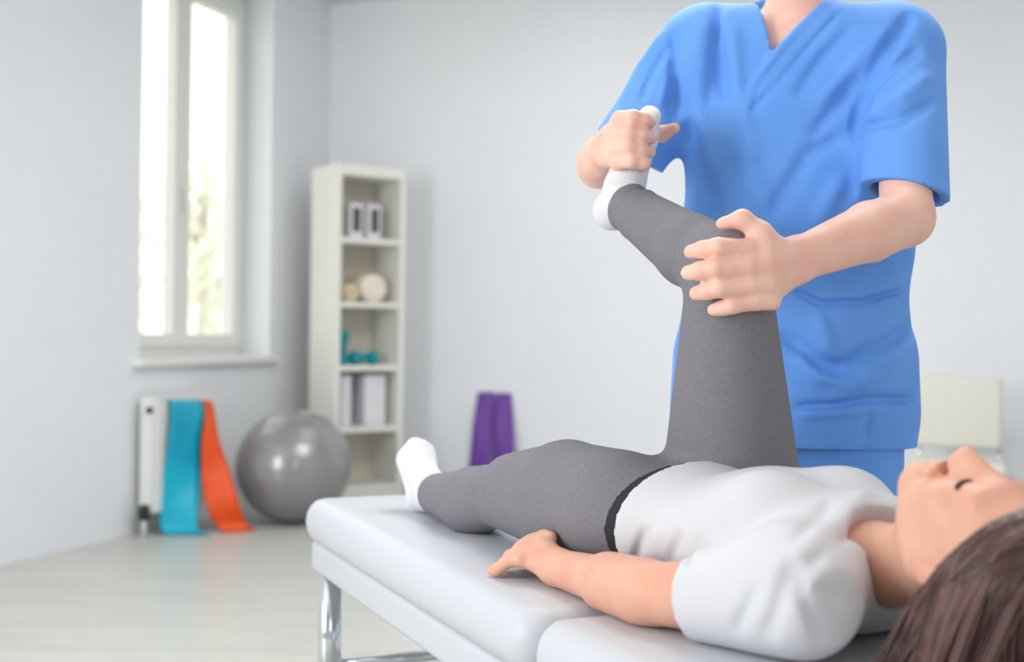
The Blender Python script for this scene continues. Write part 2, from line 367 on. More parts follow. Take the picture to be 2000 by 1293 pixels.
# ================================================================== chair by the back wall
cp = on_back(1872, 860, .36); cp.z = 0
CX, CB = BD, WD
ch = empty('chair', cp); tag(ch, 'cream padded chair with chrome frame against the back wall', 'chair')
def cbox(name, x, y, z, hx, hy, hz, m, bev=.01, par=ch): return box(name, cp+CX*x+CB*y+UP*z, (hx, hy, hz), m, par, (CX, CB, UP), bev, 3, True)
z0, z1 = at(1870, 864, 5.85).z, at(1870, 732, 5.85).z
cbox('backrest', 0, .0, (z0+z1)/2, .182, .022, (z1-z0)/2, 'vinyl_cream', .018)
cbox('seat', 0, -.22, .36, .19, .2, .03, 'vinyl_cream', .02)
for s in (-1, 1):
    tube('leg', [cp+CX*s*.17+CB*.03+UP*.0, cp+CX*s*.17+CB*.03+UP*(z0+.1)], .011, 'chrome', ch)
    tube('leg', [cp+CX*s*.17-CB*.4+UP*.0, cp+CX*s*.17-CB*.4+UP*.33], .011, 'chrome', ch)
    tube('seat_rail', [cp+CX*s*.17-CB*.4+UP*.322, cp+CX*s*.17+CB*.03+UP*.322], .009, 'chrome', ch)
tube('cross_bar', [cp-CX*.17+CB*.03+UP*.322, cp+CX*.17+CB*.03+UP*.322], .009, 'chrome', ch)
fix_parent(ch)

# ================================================================== treatment table
HT = HC-.41
TD = Vector((.3995, -.9167, 0)).normalized(); TN = Vector((.9167, .3995, 0)).normalized()
T0 = Vector((-.472, 2.906, 0))+TD*-.09; TW = .60; TL = 2.15
seam = (Vector((.023, 1.776, 0))-T0).dot(TD)
tb = empty('treatment_table', T0+TD*TL/2+TN*TW/2); tag(tb, 'white padded treatment table on chrome legs under the lying patient', 'treatment table')
def pad(name, a, b, thick, parent):
    """cushion with rounded plan corners and full round edges"""
    bm = bmesh.new(); c = T0+TD*(a+b)/2+TN*TW/2; hx, hy = (b-a)/2, TW/2; rings = []
    prof = []
    r = thick/2*.98
    for k in range(9):
        an = -math.pi/2+math.pi*k/8; prof.append((r*.75*(1-math.cos(an)), HT-thick/2+r*math.sin(an)))
    for ins, z in prof:
        ring = []
        for q, (sx, sy) in enumerate(((1, 1), (-1, 1), (-1, -1), (1, -1))):
            cr = .06
            for k in range(7):
                an = math.pi/2*q+math.pi/2*k/6
                ring.append(bm.verts.new(Vector((0, 0, z))+c+TD*(sx*(hx-cr)+(cr-ins)*math.cos(an))+TN*(sy*(hy-cr)+(cr-ins)*math.sin(an))))
        rings.append(ring)
    n = len(rings[0])
    for x, y in zip(rings, rings[1:]):
        for k in range(n): bm.faces.new((x[k], x[(k+1) % n], y[(k+1) % n], y[k]))
    bm.faces.new(rings[0][::-1]); bm.faces.new(rings[-1]); return frombm(name, bm, 'vinyl_white', parent, True)
pad('cushion', 0, seam-.002, .105, tb); pad('cushion', seam+.002, TL, .105, tb)
def tbox(name, a, b, c, d, z0, z1, m, bev=.01): return box(name, T0+TD*(a+b)/2+TN*(c+d)/2+UP*(z0+z1)/2, ((b-a)/2, (d-c)/2, (z1-z0)/2), m, tb, (TD, TN, UP), bev, 3, True)
tbox('bed_board', .035, TL-.035, .018, TW-.018, HT-.172, HT-.1, 'vinyl_white', .014)
for a in (.1, TL-.1):
    for b in (.05, TW-.05):
        p = T0+TD*a+TN*b; tube('leg', [p+UP*.0, p+UP*(HT-.165)], .0285, 'chrome', tb, 24)
    tube('cross_bar', [T0+TD*a+TN*.05+UP*.12, T0+TD*a+TN*(TW-.05)+UP*.12], .014, 'chrome', tb)
fix_parent(tb)

# ================================================================== implicit surface modelling for the people
class Vol:
    def __init__(s, lo, hi, h):
        s.lo = np.array(lo, float); s.h = h; s.n = np.ceil((np.array(hi)-s.lo)/h).astype(int)+1
        s.D = np.full(s.n, .5, np.float32)
        s.ax = [(s.lo[i]+h*np.arange(s.n[i])).astype(np.float32) for i in range(3)]
    def sl(s, lo, hi):
        a = np.clip(np.floor((np.array(lo)-s.lo)/s.h).astype(int), 0, s.n); b = np.clip(np.ceil((np.array(hi)-s.lo)/s.h).astype(int)+1, 0, s.n)
        return tuple(slice(i, j) for i, j in zip(a, b))
    def co(s, q): return s.ax[0][q[0]][:, None, None], s.ax[1][q[1]][None, :, None], s.ax[2][q[2]][None, None, :]
    def put(s, prims, k=.02, clip=(), sub=False):
        """prims: list of (lo, hi, fn). hard union between them, clipped, then smooth-blended in"""
        m = k+.03; lo = np.min([p[0] for p in prims], 0)-m; hi = np.max([p[1] for p in prims], 0)+m; q = s.sl(lo, hi)
        if any(i.stop <= i.start for i in q): return
        x, y, z = s.co(q); d = None
        for p in prims:
            e = p[2](x, y, z); d = e if d is None else smin(d, e, min(k, .012))
        for pt, nn in clip:
            nn = np.array(nn, float); nn /= np.linalg.norm(nn); d = np.maximum(d, (x-pt[0])*nn[0]+(y-pt[1])*nn[1]+(z-pt[2])*nn[2])
        D = s.D[q]
        s.D[q] = -smin(-D, d, k) if sub else smin(D, d, k)
    def cut(s, pt, nn, lo=None, hi=None):
        q = s.sl(lo, hi) if lo is not None else tuple(slice(None) for _ in range(3)); x, y, z = s.co(q)
        nn = np.array(nn, float); nn /= np.linalg.norm(nn); s.D[q] = np.maximum(s.D[q], ((x-pt[0])*nn[0]+(y-pt[1])*nn[1]+(z-pt[2])*nn[2]).astype(np.float32))
    def fold(s, pts, amp, wd, yw=None):
        """raise (amp>0) or press (amp<0) a crease along a polyline"""
        for a, b in zip(pts, pts[1:]):
            a = np.array(a, float); b = np.array(b, float); m = wd*2.6; q = s.sl(np.minimum(a, b)-m-.03, np.maximum(a, b)+m+.03)
            if any(i.stop <= i.start for i in q): continue
            x, y, z = s.co(q); ba = b-a; L2 = ba@ba; t = np.clip(((x-a[0])*ba[0]+(y-a[1])*ba[1]+(z-a[2])*ba[2])/L2, 0, 1)
            d2 = (x-a[0]-t*ba[0])**2+((y-a[1]-t*ba[1])*.6)**2+(z-a[2]-t*ba[2])**2
            s.D[q] -= (amp*np.exp(-d2/(wd*wd))*(1-.5*np.abs(2*t-1)**4)).astype(np.float32)
    def mesh(s, smooth=2):
        D = s.D; D = np.where(D == 0, 1e-6, D); B = D < 0
        c = np.zeros(np.array(B.shape)-1, np.uint8)
        for i in (0, 1):
            for j in (0, 1):
                for k in (0, 1): c += B[i:i+c.shape[0], j:j+c.shape[1], k:k+c.shape[2]]
        act = (c > 0) & (c < 8); idx = np.full(act.shape, -1, np.int32); I = np.argwhere(act); idx[act] = np.arange(len(I))
        P = np.zeros((len(I), 3)); N = np.zeros(len(I)); cor = [(i, j, k) for i in (0, 1) for j in (0, 1) for k in (0, 1)]
        val = {cc: D[I[:, 0]+cc[0], I[:, 1]+cc[1], I[:, 2]+cc[2]] for cc in cor}
        for a in cor:
            for ax in range(3):
                if a[ax] == 0:
                    b = list(a); b[ax] = 1; b = tuple(b); va, vb = val[a], val[b]; m = (va < 0) != (vb < 0); t = va[m]/(va[m]-vb[m])
                    pt = np.array(a, float)[None, :].repeat(m.sum(), 0); pt[:, ax] += t; P[m] += pt; N[m] += 1
        P = (P/N[:, None]+I)*s.h+s.lo; quads = []
        for ax in range(3):
            o1, o2 = [(1, 2), (2, 0), (0, 1)][ax]
            sl0 = [slice(None)]*3; sl1 = [slice(None)]*3; sl0[ax] = slice(0, -1); sl1[ax] = slice(1, None)
            b0 = B[tuple(sl0)]; b1 = B[tuple(sl1)]; E = np.argwhere(b0 != b1)
            E = E[(E[:, o1] > 0) & (E[:, o2] > 0) & (E[:, o1] < D.shape[o1]-1) & (E[:, o2] < D.shape[o2]-1)]
            f = b0[E[:, 0], E[:, 1], E[:, 2]]
            def g(d1, d2):
                q = E.copy(); q[:, o1] += d1; q[:, o2] += d2; return idx[q[:, 0], q[:, 1], q[:, 2]]
            Q = np.stack([g(-1, -1), g(0, -1), g(0, 0), g(-1, 0)], 1); Q[~f] = Q[~f][:, ::-1]; quads.append(Q)
        Q = np.concatenate(quads)
        for _ in range(smooth):
            acc = np.zeros_like(P); cnt = np.zeros(len(P))
            for a, b in ((0, 1), (1, 2), (2, 3), (3, 0)):
                np.add.at(acc, Q[:, a], P[Q[:, b]]); np.add.at(acc, Q[:, b], P[Q[:, a]]); np.add.at(cnt, Q[:, a], 1); np.add.at(cnt, Q[:, b], 1)
            P = P*.5+.5*acc/np.maximum(cnt, 1)[:, None]
        return P, Q
    def obj(s, name, m, parent, smooth=2):
        P, Q = s.mesh(smooth); me = bpy.data.meshes.new(name)
        me.vertices.add(len(P)); me.vertices.foreach_set('co', P.astype(np.float32).ravel())
        me.loops.add(Q.size); me.loops.foreach_set('vertex_index', Q.astype(np.int32).ravel())
        me.polygons.add(len(Q)); me.polygons.foreach_set('loop_start', np.arange(0, Q.size, 4, dtype=np.int32))
        me.update(calc_edges=True); me.validate(); return link(name, me, m, parent, True)
def smin(a, b, k):
    if k <= 0: return np.minimum(a, b)
    h = np.maximum(k-np.abs(a-b), 0)/k; return np.minimum(a, b)-h*h*(k*.25)
def V3(p): return np.array(p, float)
def cap(a, b, ra, rb=None):
    a = V3(a); b = V3(b); rb = ra if rb is None else rb; ba = b-a; L2 = max(ba@ba, 1e-9); R = max(ra, rb)
    def fn(x, y, z):
        t = np.clip(((x-a[0])*ba[0]+(y-a[1])*ba[1]+(z-a[2])*ba[2])/L2, 0, 1)
        return np.sqrt((x-a[0]-t*ba[0])**2+(y-a[1]-t*ba[1])**2+(z-a[2]-t*ba[2])**2)-(ra+(rb-ra)*t)
    return (np.minimum(a, b)-R, np.maximum(a, b)+R, fn)
def ecap(a, b, ra, rb, u):
    """tapered capsule with elliptic section: ra/rb=(radius along u, radius across)"""
    a = V3(a); b = V3(b); ba = b-a; L = max(np.linalg.norm(ba), 1e-6); wv = ba/L; u = V3(u); u = u-wv*(u@wv); u /= np.linalg.norm(u); v = np.cross(wv, u); R = max(*ra, *rb)
    def fn(x, y, z):
        X, Y, Z = x-a[0], y-a[1], z-a[2]; qw = X*wv[0]+Y*wv[1]+Z*wv[2]; t = np.clip(qw/L, 0, 1)
        r1 = ra[0]+(rb[0]-ra[0])*t; r2 = ra[1]+(rb[1]-ra[1])*t; e = np.maximum(np.maximum(qw-L, -qw), 0); mn = np.minimum(r1, r2)
        qu = (X*u[0]+Y*u[1]+Z*u[2])/r1; qv = (X*v[0]+Y*v[1]+Z*v[2])/r2
        k = np.sqrt(qu*qu+qv*qv+(e/mn)**2); g = np.sqrt((qu/r1)**2+(qv/r2)**2+(e/mn**2)**2)+1e-6
        return np.where(k < .3, (k-1)*mn, k*(k-1)/g)
    return (np.minimum(a, b)-R, np.maximum(a, b)+R, fn)
def ell(c, r, fr=None):
    c = V3(c); M = np.eye(3) if fr is None else np.array(fr, float); R = max(r)
    def fn(x, y, z):
        X, Y, Z = x-c[0], y-c[1], z-c[2]; q = [(X*M[i][0]+Y*M[i][1]+Z*M[i][2])/r[i] for i in range(3)]
        k = np.sqrt(q[0]**2+q[1]**2+q[2]**2); g = np.sqrt((q[0]/r[0])**2+(q[1]/r[1])**2+(q[2]/r[2])**2)+1e-6
        return np.where(k < .3, (k-1)*min(r), k*(k-1)/g)
    return (c-R, c+R, fn)
def chain(pts, rr): return [cap(pts[i], pts[i+1], rr[i], rr[i+1]) for i in range(len(pts)-1)]
def nrm(v): v = V3(v); return v/np.linalg.norm(v)

def head(vol, O, l, f, c, s, neck, neck_r):
    M = [l, f, c]
    def p(a, b, d): return O+(l*a+f*b+c*d)*s
    def E(x, r, k): vol.put([ell(p(*x), [q*s for q in r], M)], k*s)
    vol.put([ecap(p(0, -.02, -.05), neck, (neck_r, neck_r), (neck_r*1.12, neck_r*1.1), l)], .02)
    E((0, -.012, .03), (.073, .092, .083), .01); E((0, .025, -.025), (.062, .062, .085), .03)
    for g in (-1, 1):
        vol.put([cap(p(g*.048, -.012, -.04), p(g*.014, .062, -.098), .024*s, .017*s)], .03*s)
        E((g*.038, .056, -.034), (.026, .024, .03), .025)
        E((g*.031, .072, .0), (.0165, .0125, .0125), .008)
        vol.put([ecap(p(g*.074, -.018, -.025), p(g*.078, -.022, .012), (.006*s, .013*s), (.007*s, .017*s), l)], .006)
        E((g*.0115, .099, -.043), (.0085, .010, .0075), .008)
    E((0, .074, -.1), (.022, .018, .016), .02); E((0, .072, .022), (.052, .014, .014), .02)
    vol.put([ecap(p(0, .068, .022), p(0, .088, -.03), (.011*s, .016*s), (.014*s, .02*s), l)], .012*s)
    vol.put([cap(p(0, .084, .008), p(0, .110, -.036), .0075*s, .0115*s)], .012*s)
    E((0, .092, -.066), (.022, .0085, .0055), .006); E((0, .090, -.0775), (.019, .009, .0065), .006)
    E((0, .105, -.0715), (.018, .012, .0012), .002) if False else None
    return p

# ================================================================== patient (lying)
pa = nrm((.487, -.873, 0)); pl = nrm((-.873, -.487, 0)); pu = V3((0, 0, 1))
Pv = W(.262, 2.085, -.312); Sm = W(.478, 1.655, -.315)
Hl, Kl, Al = W(.178, 2.07, -.302), W(.0, 2.375, -.312), W(-.166, 2.705, -.362)
Hr, Kr, Ar = W(.375, 2.125, -.285), A_(1422, 520, 2.04), A_(1216, 397, 2.29)
ShL, ElL, WrL = W(.352, 1.556, -.335), W(.197, 1.727, -.366), W(.082, 1.974, -.380)
ShR, ElR, WrR = W(.604, 1.752, -.335), W(.535, 1.99, -.365), W(.455, 2.215, -.378)
def legs(e):
    """leg volumes, e = extra thickness of the cloth"""
    L = []
    Ml = Hl+(Kl-Hl)*.42+pu*.008
    L.append(([ecap(Hl, Ml, (.098+e, .100+e), (.092+e, .098+e), pl), ecap(Ml, Kl, (.092+e, .098+e), (.066+e, .070+e), pl)], .03))
    L.append(([ecap(Hr+V3((.008, .0, .0)), Kr, (.118+e, .112+e), (.062+e, .062+e), (1, 0, 0))], .04))
    for K, A, dn in ((Kl, Al, V3((0, 0, -1))), (Kr, Ar, nrm((-.1, -.35, -1)))):
        lie = K is Kl; m = K+(A-K)*(.45 if lie else .32)+dn*(.016 if lie else .012); rm = .064 if lie else .057; L.append(([cap(K, m, .056+e, rm+e), cap(m, A, rm+e, .037+e)], .03 if not lie else .015))
    return L
def torso(e):
    return [([ecap(Pv-pa*.02, Pv+pa*.06, (.158+e, .092+e), (.152+e, .09+e), pl)], .03),
            ([ecap(Pv+pa*.1, Pv+pa*.26, (.140+e, .078+e), (.132+e, .088+e), pl)], .05),
            ([ecap(Pv+pa*.28, Pv+pa*.43, (.142+e, .094+e), (.150+e, .086+e), pl)], .05),
            ([ell(Pv+pa*.345+pl*.07+pu*.062, (.062+e, .062+e, .046+e), [pa, pl, pu])], .03),
            ([ell(Pv+pa*.345-pl*.07+pu*.062, (.062+e, .062+e, .046+e), [pa, pl, pu])], .03),
            ([cap(Sm+pl*.125, Sm-pl*.125, .062+e, .062+e)], .04)]
HO = W(.571, 1.470, -.262); hc = nrm((.455, -.888, -.05)); hl = nrm(pl-hc*(pl@hc)); hf = np.cross(hl, hc)*-1
if hf[2] < 0: hf = -hf
lo, hi = W(-.33, 1.22, -.425), W(.78, 2.93, .50)
pat = empty('person', (.26, 2.08, HT)); tag(pat, 'person in white t-shirt and grey leggings lying on the treatment table', 'person')
v = Vol(lo, hi, .004)
for pr, k in torso(-.009)+legs(-.011): v.put(pr, k)
v.put(chain([ShL, ElL, WrL], [.052, .043, .030]), .03); v.put(chain([ElL+(WrL-ElL)*.08, ElL+(WrL-ElL)*.4], [.043, .043]), .02)
v.put(chain([ShR, ElR, WrR], [.056, .040, .027]), .03)
# left hand: palm down, knuckles raised, fingers drooping to the table
def lhand(Wr, d, side, sgn):
    """d: hand direction, side: towards the thumb"""
    kn = Wr+d*.082+pu*.026
    v.put([ecap(Wr+d*.005, kn-d*.004-pu*.004, (.028, .021), (.041, .020), side+pu*.5)], .02)
    for i, (off, ln, dr) in enumerate(((.031, .070, .0), (.010, .078, .0), (-.011, .073, .0), (-.031, .058, .0))):
        b = kn+side*off-d*.006*abs(off)/.03+pu*(off*.5-.004); dd = nrm(d+side*off*3.5)
        p1 = b+dd*ln*.45+pu*-.012; p2 = p1+dd*ln*.32-pu*.022; p3 = p2+dd*ln*.22-pu*.022
        floor = HT+.0085
        for q in (p1, p2, p3): q[2] = max(q[2], floor)
        v.put(chain([b-d*.015, b, p1, p2, p3], [.012, .0115, .0105, .0095, .0082]), .006)
    t0 = Wr+d*.022+side*.022; t1 = Wr+d*.055+side*.046-pu*.004; t2 = Wr+d*.085+side*.052-pu*.008
    for q in (t1, t2): q[2] = max(q[2], HT+.01)
    v.put(chain([t0, t1, t2], [.0165, .0125, .0095]), .014)
lhand(WrL, nrm((-.62, .78, 0)), nrm((.78, .62, 0)), 1)
lhand(WrR, nrm((-.45, .89, 0)), nrm((-.89, -.45, 0)), 1)
# feet inside the socks
def foot(vol, A, heel, ball, toe, wdir, e, k=.02):
    vol.put([cap(A, heel, .034+e, .031+e), ecap(heel, ball, (.030+e, .030+e), (.042+e, .027+e), wdir), ecap(A+(ball-A)*.15, ball, (.032+e, .030+e), (.038+e, .022+e), wdir), ecap(ball, toe, (.042+e, .024+e), (.032+e, .015+e), wdir)], k)
FLo = (Al, W(-.196, 2.765, -.373), W(-.214, 2.800, -.300), W(-.204, 2.818, -.270))
FRo = (Ar, A_(1196, 412, 2.325), A_(1250, 270, 2.315), A_(1270, 226, 2.305))
foot(v, *FLo, pl, -.002); foot(v, *FRo, nrm((.25, -.95, -.1)), -.002)
hp = head(v, HO, hl, hf, hc, 1.06, Sm-pu*-.012+pa*.03, .050)
v.cut((0, 0, HT+.001), (0, 0, -1)); v.obj('body', 'skin', pat)
# leggings
v = Vol(lo, W(.78, 2.93, .36), .0045)
for pr, k in legs(.005): v.put(pr, k)
v.put([ecap(Pv-pa*.03, Pv+pa*.14, (.163, .094), (.150, .088), pl)], .035, clip=[(Pv+pa*.085, pa)])
for A, K in ((Al, Kl), (Ar, Kr)):
    ax = nrm(A-K); v.cut(A-ax*.012, ax, A-.09, A+.09)
# creases at ankle, knee and hip
def ringfold(v, a, b, t, r, amp, wd, tilt=0):
    c = a+(b-a)*t; ax = nrm(b-a); u = nrm(np.cross(ax, (0.1, .2, 1))); w2 = np.cross(ax, u)
    pts = [c+(u*math.cos(q)+w2*math.sin(q))*r+ax*tilt*math.cos(q) for q in np.linspace(0, 2*math.pi, 13)]; v.fold(pts, amp, wd)
for t, am, ti in ((.93, .0035, .01), (.87, -.003, -.012), (.82, .003, .015)): ringfold(v, Kr, Ar, t, .044, am, .008, ti); ringfold(v, Kl, Al, t, .044, am, .008, -ti)
v.fold([Kl-pa*.045+pu*.066, Kl-pa*.035+pl*.045+pu*.05, Kl-pa*.025+pl*.07-pu*.01, Kl-pa*.02+pl*.066-pu*.06], -.010, .020)
v.cut((0, 0, HT+.001), (0, 0, -1)); v.obj('leggings', 'leggings_grey', pat)
v = Vol(W(-.05, 1.7, -.425), W(.6, 2.4, -.1), .004)
v.put([ecap(Pv+pa*.05, Pv+pa*.16, (.166, .100), (.157, .096), pl)], .01, clip=[(Pv+pa*.112, pa), (Pv+pa*.064, -pa)])
v.cut((0, 0, HT+.001), (0, 0, -1)); v.obj('waistband', 'waist_black', pat)
# socks
for nm, fo, K, wd in (('sock', FLo, Kl, pl), ('sock', FRo, Kr, nrm((.25, -.95, -.1)))):
    c = (fo[0]+fo[2])/2; v = Vol(c-.22, c+.22, .004); A = fo[0]; ax = nrm(A-K)
    v.put([cap(A-ax*.06, A, .040, .040)], .01, clip=[(A-ax*.05, -ax)]); foot(v, *fo, wd, .004, .018)
    ringfold(v, fo[0], fo[2], .35, .043, .003, .007, .01); ringfold(v, fo[0], fo[2], .1, .046, -.003, .007, -.01)
    v.cut((0, 0, HT+.001), (0, 0, -1)); v.obj(nm, 'sock_white', pat)
# t-shirt
v = Vol(W(.0, 1.25, -.425), W(.78, 2.35, -.05), .004)
for pr, k in torso(.011): v.put(pr, k)
for Sh, El in ((ShL, ElL), (ShR, ElR)):
    d = El-Sh; hem = Sh+d*.60; v.put([cap(Sh-d*.1, Sh+d*.7, .074, .060)], .05, clip=[(hem, d)])
v.cut(Pv+pa*.092, -pa)
nk = Sm+pa*.06
v.put([cap(Sm+pa*.075+pu*.02, Sm+pa*.2+pu*.05, .062, .085)], .004, sub=True)
v.put([ecap(Sm+pa*.055+pu*.07, Sm+pa*.2+pu*.09, (.07, .05), (.1, .08), pl)], .006, sub=True)
v.cut(Sm+pa*.105, nrm(pa))
for (pts, am, wdt) in (
    ([(1560, 1080), (1650, 1010), (1690, 960)], .006, .012), ([(1585, 1100), (1690, 1030)], -.006, .010), ([(1560, 1050), (1620, 980)], -.005, .010),
    ([(1240, 1100), (1260, 1040)], -.008, .009), ([(1310, 1100), (1325, 1050)], -.008, .010), ([(1350, 1105), (1370, 1060)], -.006, .009), ([(1280, 1100), (1290, 1040)], .005, .010),
    ([(1440, 1230), (1480, 1150)], -.005, .010), ([(1500, 1240), (1530, 1160), (1545, 1110)], -.006, .011), ([(1600, 1240), (1570, 1170), (1560, 1110)], -.006, .012), ([(1640, 1180), (1590, 1140)], -.005, .010)):
    P3 = []
    for (u, vv) in pts:
        # intersect the view ray with the present surface
        r = np.array(ray(u, vv)); ts = np.linspace(1.4, 2.3, 226); q = np.array([r*tt for tt in ts]); q[:, 2] += HC
        ii = np.round((q-v.lo)/v.h).astype(int); ok = np.all((ii >= 0) & (ii < v.n), 1); best = None
        for j in range(len(ts)):
            if ok[j] and v.D[tuple(ii[j])] < 0: best = q[j]; break
        if best is not None: P3.append(best)
    if len(P3) > 1: v.fold(P3, am*1.3, wdt*.9)
v.cut((0, 0, HT+.001), (0, 0, -1)); v.obj('t_shirt', 'tshirt_white', pat)
# hair: a cap over the skull plus strands that fall to the table
v = Vol(W(.3, 1.15, -.425), W(.88, 1.75, -.1), .004)
def hq(a, b, d): return HO+hl*a+hf*b+hc*d
hn = nrm(hf*.62-hc*.78); h0 = hq(0, .055, .068)
v.put([ell(hq(0, -.022, .036), (.088, .096, .098), [hl, hf, hc])], .01, clip=[(h0, hn)])
v.put([ecap(hq(.045, -.05, .035), hq(.05, -.15, .0), (.036, .055), (.04, .06), hl)], .03)
v.put([ecap(hq(-.03, -.09, .01), hq(-.01, -.15, .01), (.075, .06), (.085, .065), hl)], .03)
v.cut((0, 0, HT+.001), (0, 0, -1)); hair = v.obj('hair', 'hair_brown', pat, 3)
bm = bmesh.new(); clump = None
for i in range(1500):
    if i % 9 == 0: clump = (rng.rand(), rng.rand(), rng.rand(), rng.rand())
    j = rng.randn(4)*.022
    an0 = -.75+1.75*(clump[0]+j[0]); c0 = -.02+.16*(clump[1]+j[1]); lift = 1.0+.07*(i/1500)+.02*clump[2]
    dm = .25+.75*abs(math.sin(i//9*1.7)); el, ec = .055+.085*(clump[2]+j[2]), c0-(.10+.05*clump[3])*dm+j[3]*.3
    pts = []; n = 15; rr = []; base = .0014+.0010*rng.rand()
    for k in range(n):
        tt = k/(n-1); an = an0+(2.05-an0)*tt; cc = c0+(ec-c0)*tt**1.25
        cs = math.sqrt(max(.2, 1-((cc-.036)/.118)**2))
        p = hq(0, -.022, 0)+hc*cc+hl*(.092*lift*cs*math.sin(an))+hf*(.100*lift*cs*math.cos(an))
        if tt > .6:
            bl = ((tt-.6)/.4)**1.3; e = hq(el, 0, ec); e[2] = HT+.004+.012*clump[3]; p = p*(1-bl)+e*bl
        p[2] = max(p[2], HT+.004)
        if (p-h0)@hn < .003+.004*clump[3]: pts.append(p); rr.append(base*(.55+.9*math.sin(math.pi*min(1, .12+tt*.85))))
    if len(pts) > 4: tube_bm(bm, pts, rr, 4)
for i in range(800):
    an = -.2+3.4*rng.rand(); da = .35*rng.randn(); pts = []; rr = []; lift = .99+.03*rng.rand(); b = .0016+.001*rng.rand()
    for k in range(14):
        tt = k/13; g = .12+1.75*tt; cc = .036+.104*lift*math.cos(g); a2 = an+da*tt
        p = hq(0, -.022, 0)+hc*cc+hl*(.092*lift*math.sin(g)*math.sin(a2))+hf*(.1*lift*math.sin(g)*math.cos(a2)); p[2] = max(p[2], HT+.004)
        if (p-h0)@hn < .002: pts.append(p); rr.append(b)
    if len(pts) > 4: tube_bm(bm, pts, rr, 4)
st = frombm('hair_strands', bm, 'hair_strand', hair, True); st['kind'] = 'stuff'
# closed eye lashes and brows
for g in (-1, 1):
    tube('eyelash', [hp(g*(.031+.019*math.cos(a)), .0862-.0075*abs(math.cos(a))**2, -.0025-.004*math.sin(a)) for a in np.linspace(0, math.pi, 9)], [.0014, .0022, .0028, .003, .003, .003, .0028, .0022, .0012], 'lash', pat, 6)
    tube('eyebrow', [hp(g*(.012+.04*q), .086-.016*q*q, .021+.007*math.sin(q*2.4)) for q in np.linspace(0, 1, 7)], [.0015, .0028, .003, .003, .0026, .002, .001], 'lash', pat, 6)
fix_parent(pat)

# ================================================================== therapist (standing)
th = empty('person', (.58, 2.47, 0)); tag(th, 'person in blue short-sleeved scrubs standing behind the table and bending the raised leg', 'person')
tx = nrm((.37, -.12, 0)); ty = V3((-tx[1], tx[0], 0)); tz = V3((0, 0, 1))
TC = W(.556, 2.43, 0)
RS, LS = W(.362, 2.475, .565), W(.737, 2.345, .54)
RE, LE = A_(1172, 322, 2.53), A_(1770, 425, 2.16)
RW, LW = A_(1186, 290, 2.325), A_(1556, 508, 2.015)
def ttorso(ex, ez):
    return [([ecap(TC+tz*.42, TC+tz*.18, (.178+ex, .108+ez), (.170+ex, .105+ez), tx)], .05),
            ([ecap(TC+tz*.18+ty*.0, TC-tz*.14, (.168+ex, .102+ez), (.185+ex, .112+ez), tx)], .06),
            ([cap(RS+(LS-RS)*.08+tz*.01, LS-(LS-RS)*.08+tz*.01, .066+ez)], .06),
            ([ecap(TC+tz*.66-ty*.0+tx*.0, TC+tz*.54, (.055, .05), (.15, .085), tx)], .05)]
lo, hi = W(-.0, 1.85, -.92), W(.95, 2.85, 1.16)
v = Vol(lo, hi, .0042)
for pr, k in ttorso(-.012, -.006): v.put(pr, k)
NB = TC+tz*.62
THO = W(.548, 2.375, .86); tf = nrm((-.12, -.9, -.42)); tl_ = nrm(np.cross(tf, (0, 0, 1))*-1)
if tl_[0] < 0: tl_ = -tl_
tc_ = np.cross(tl_, tf)
if tc_[2] < 0: tc_ = -tc_
v.put(chain([RS, RE, RW], [.056, .043, .030]), .03); v.put(chain([RE, RE+(RW-RE)*.45], [.044, .044]), .02)
v.put(chain([LS, LE], [.050, .045]), .03); v.put([ecap(LE, LE+(LW-LE)*.35, (.050, .046), (.051, .046), (0, 0, 1)), ecap(LE+(LW-LE)*.35, LW, (.051, .046), (.036, .028), (0, 0, 1))], .02)
# left hand on the knee: back of hand to the camera, fingers to the image left, thumb above
kn = [A_(1462, 486, 1.962), A_(1460, 521, 1.955), A_(1464, 557, 1.958), A_(1474, 590, 1.965)]
mids = [A_(1403, 482, 1.950), A_(1396, 524, 1.945), A_(1405, 563, 1.948), A_(1428, 598, 1.957)]
tips = [A_(1349, 492, 1.975), A_(1344, 533, 1.970), A_(1360, 573, 1.972), A_(1393, 605, 1.975)]
v.put([ecap(LW, A_(1500, 530, 1.972), (.037, .026), (.055, .021), (0, 0, 1)), ecap(A_(1500, 532, 1.972), A_(1466, 538, 1.962), (.056, .02), (.053, .014), (0, 0, 1))], .02)
for a, b, c, r in zip(kn, mids, tips, (.0156, .0162, .0156, .0136)):
    v.put(chain([a+(V3((.03, .006, 0))), a, b, b+(c-b)*.55+V3((0, -.003, 0)), c], [r, r*1.02, r*.98, r*.93, r*.78]), .005)
v.put(chain([A_(1520, 500, 1.985), A_(1486, 455, 1.975), A_(1450, 428, 1.975), A_(1410, 437, 1.985)], [.024, .0175, .0145, .0105]), .016)
# right hand around the foot
ky = (232, 262, 291, 318)
v.put([ecap(RW, A_(1202, 275, 2.275), (.034, .026), (.050, .020), (0.1, 0, 1))], .02)
for i, vv in enumerate(ky):
    r = (.0142, .0146, .0142, .0128)[i]; x0 = (1210, 1203, 1202, 1208)[i]; xt = (1270, 1274, 1270, 1258)[i]
    k0 = A_(x0, vv, 2.262); k1 = A_(x0+26, vv-3, 2.232); k2 = A_(x0+50, vv+2, 2.236); k3 = A_(xt, vv+7, 2.256)
    v.put(chain([A_(x0-4, vv+4, 2.285), k0, k1, k2, k3], [r, r*1.05, r, r*.94, r*.8]), .005)
v.put(chain([A_(1200, 262, 2.32), A_(1245, 250, 2.365), A_(1292, 262, 2.362), A_(1318, 250, 2.335)], [.022, .017, .0145, .011]), .014)
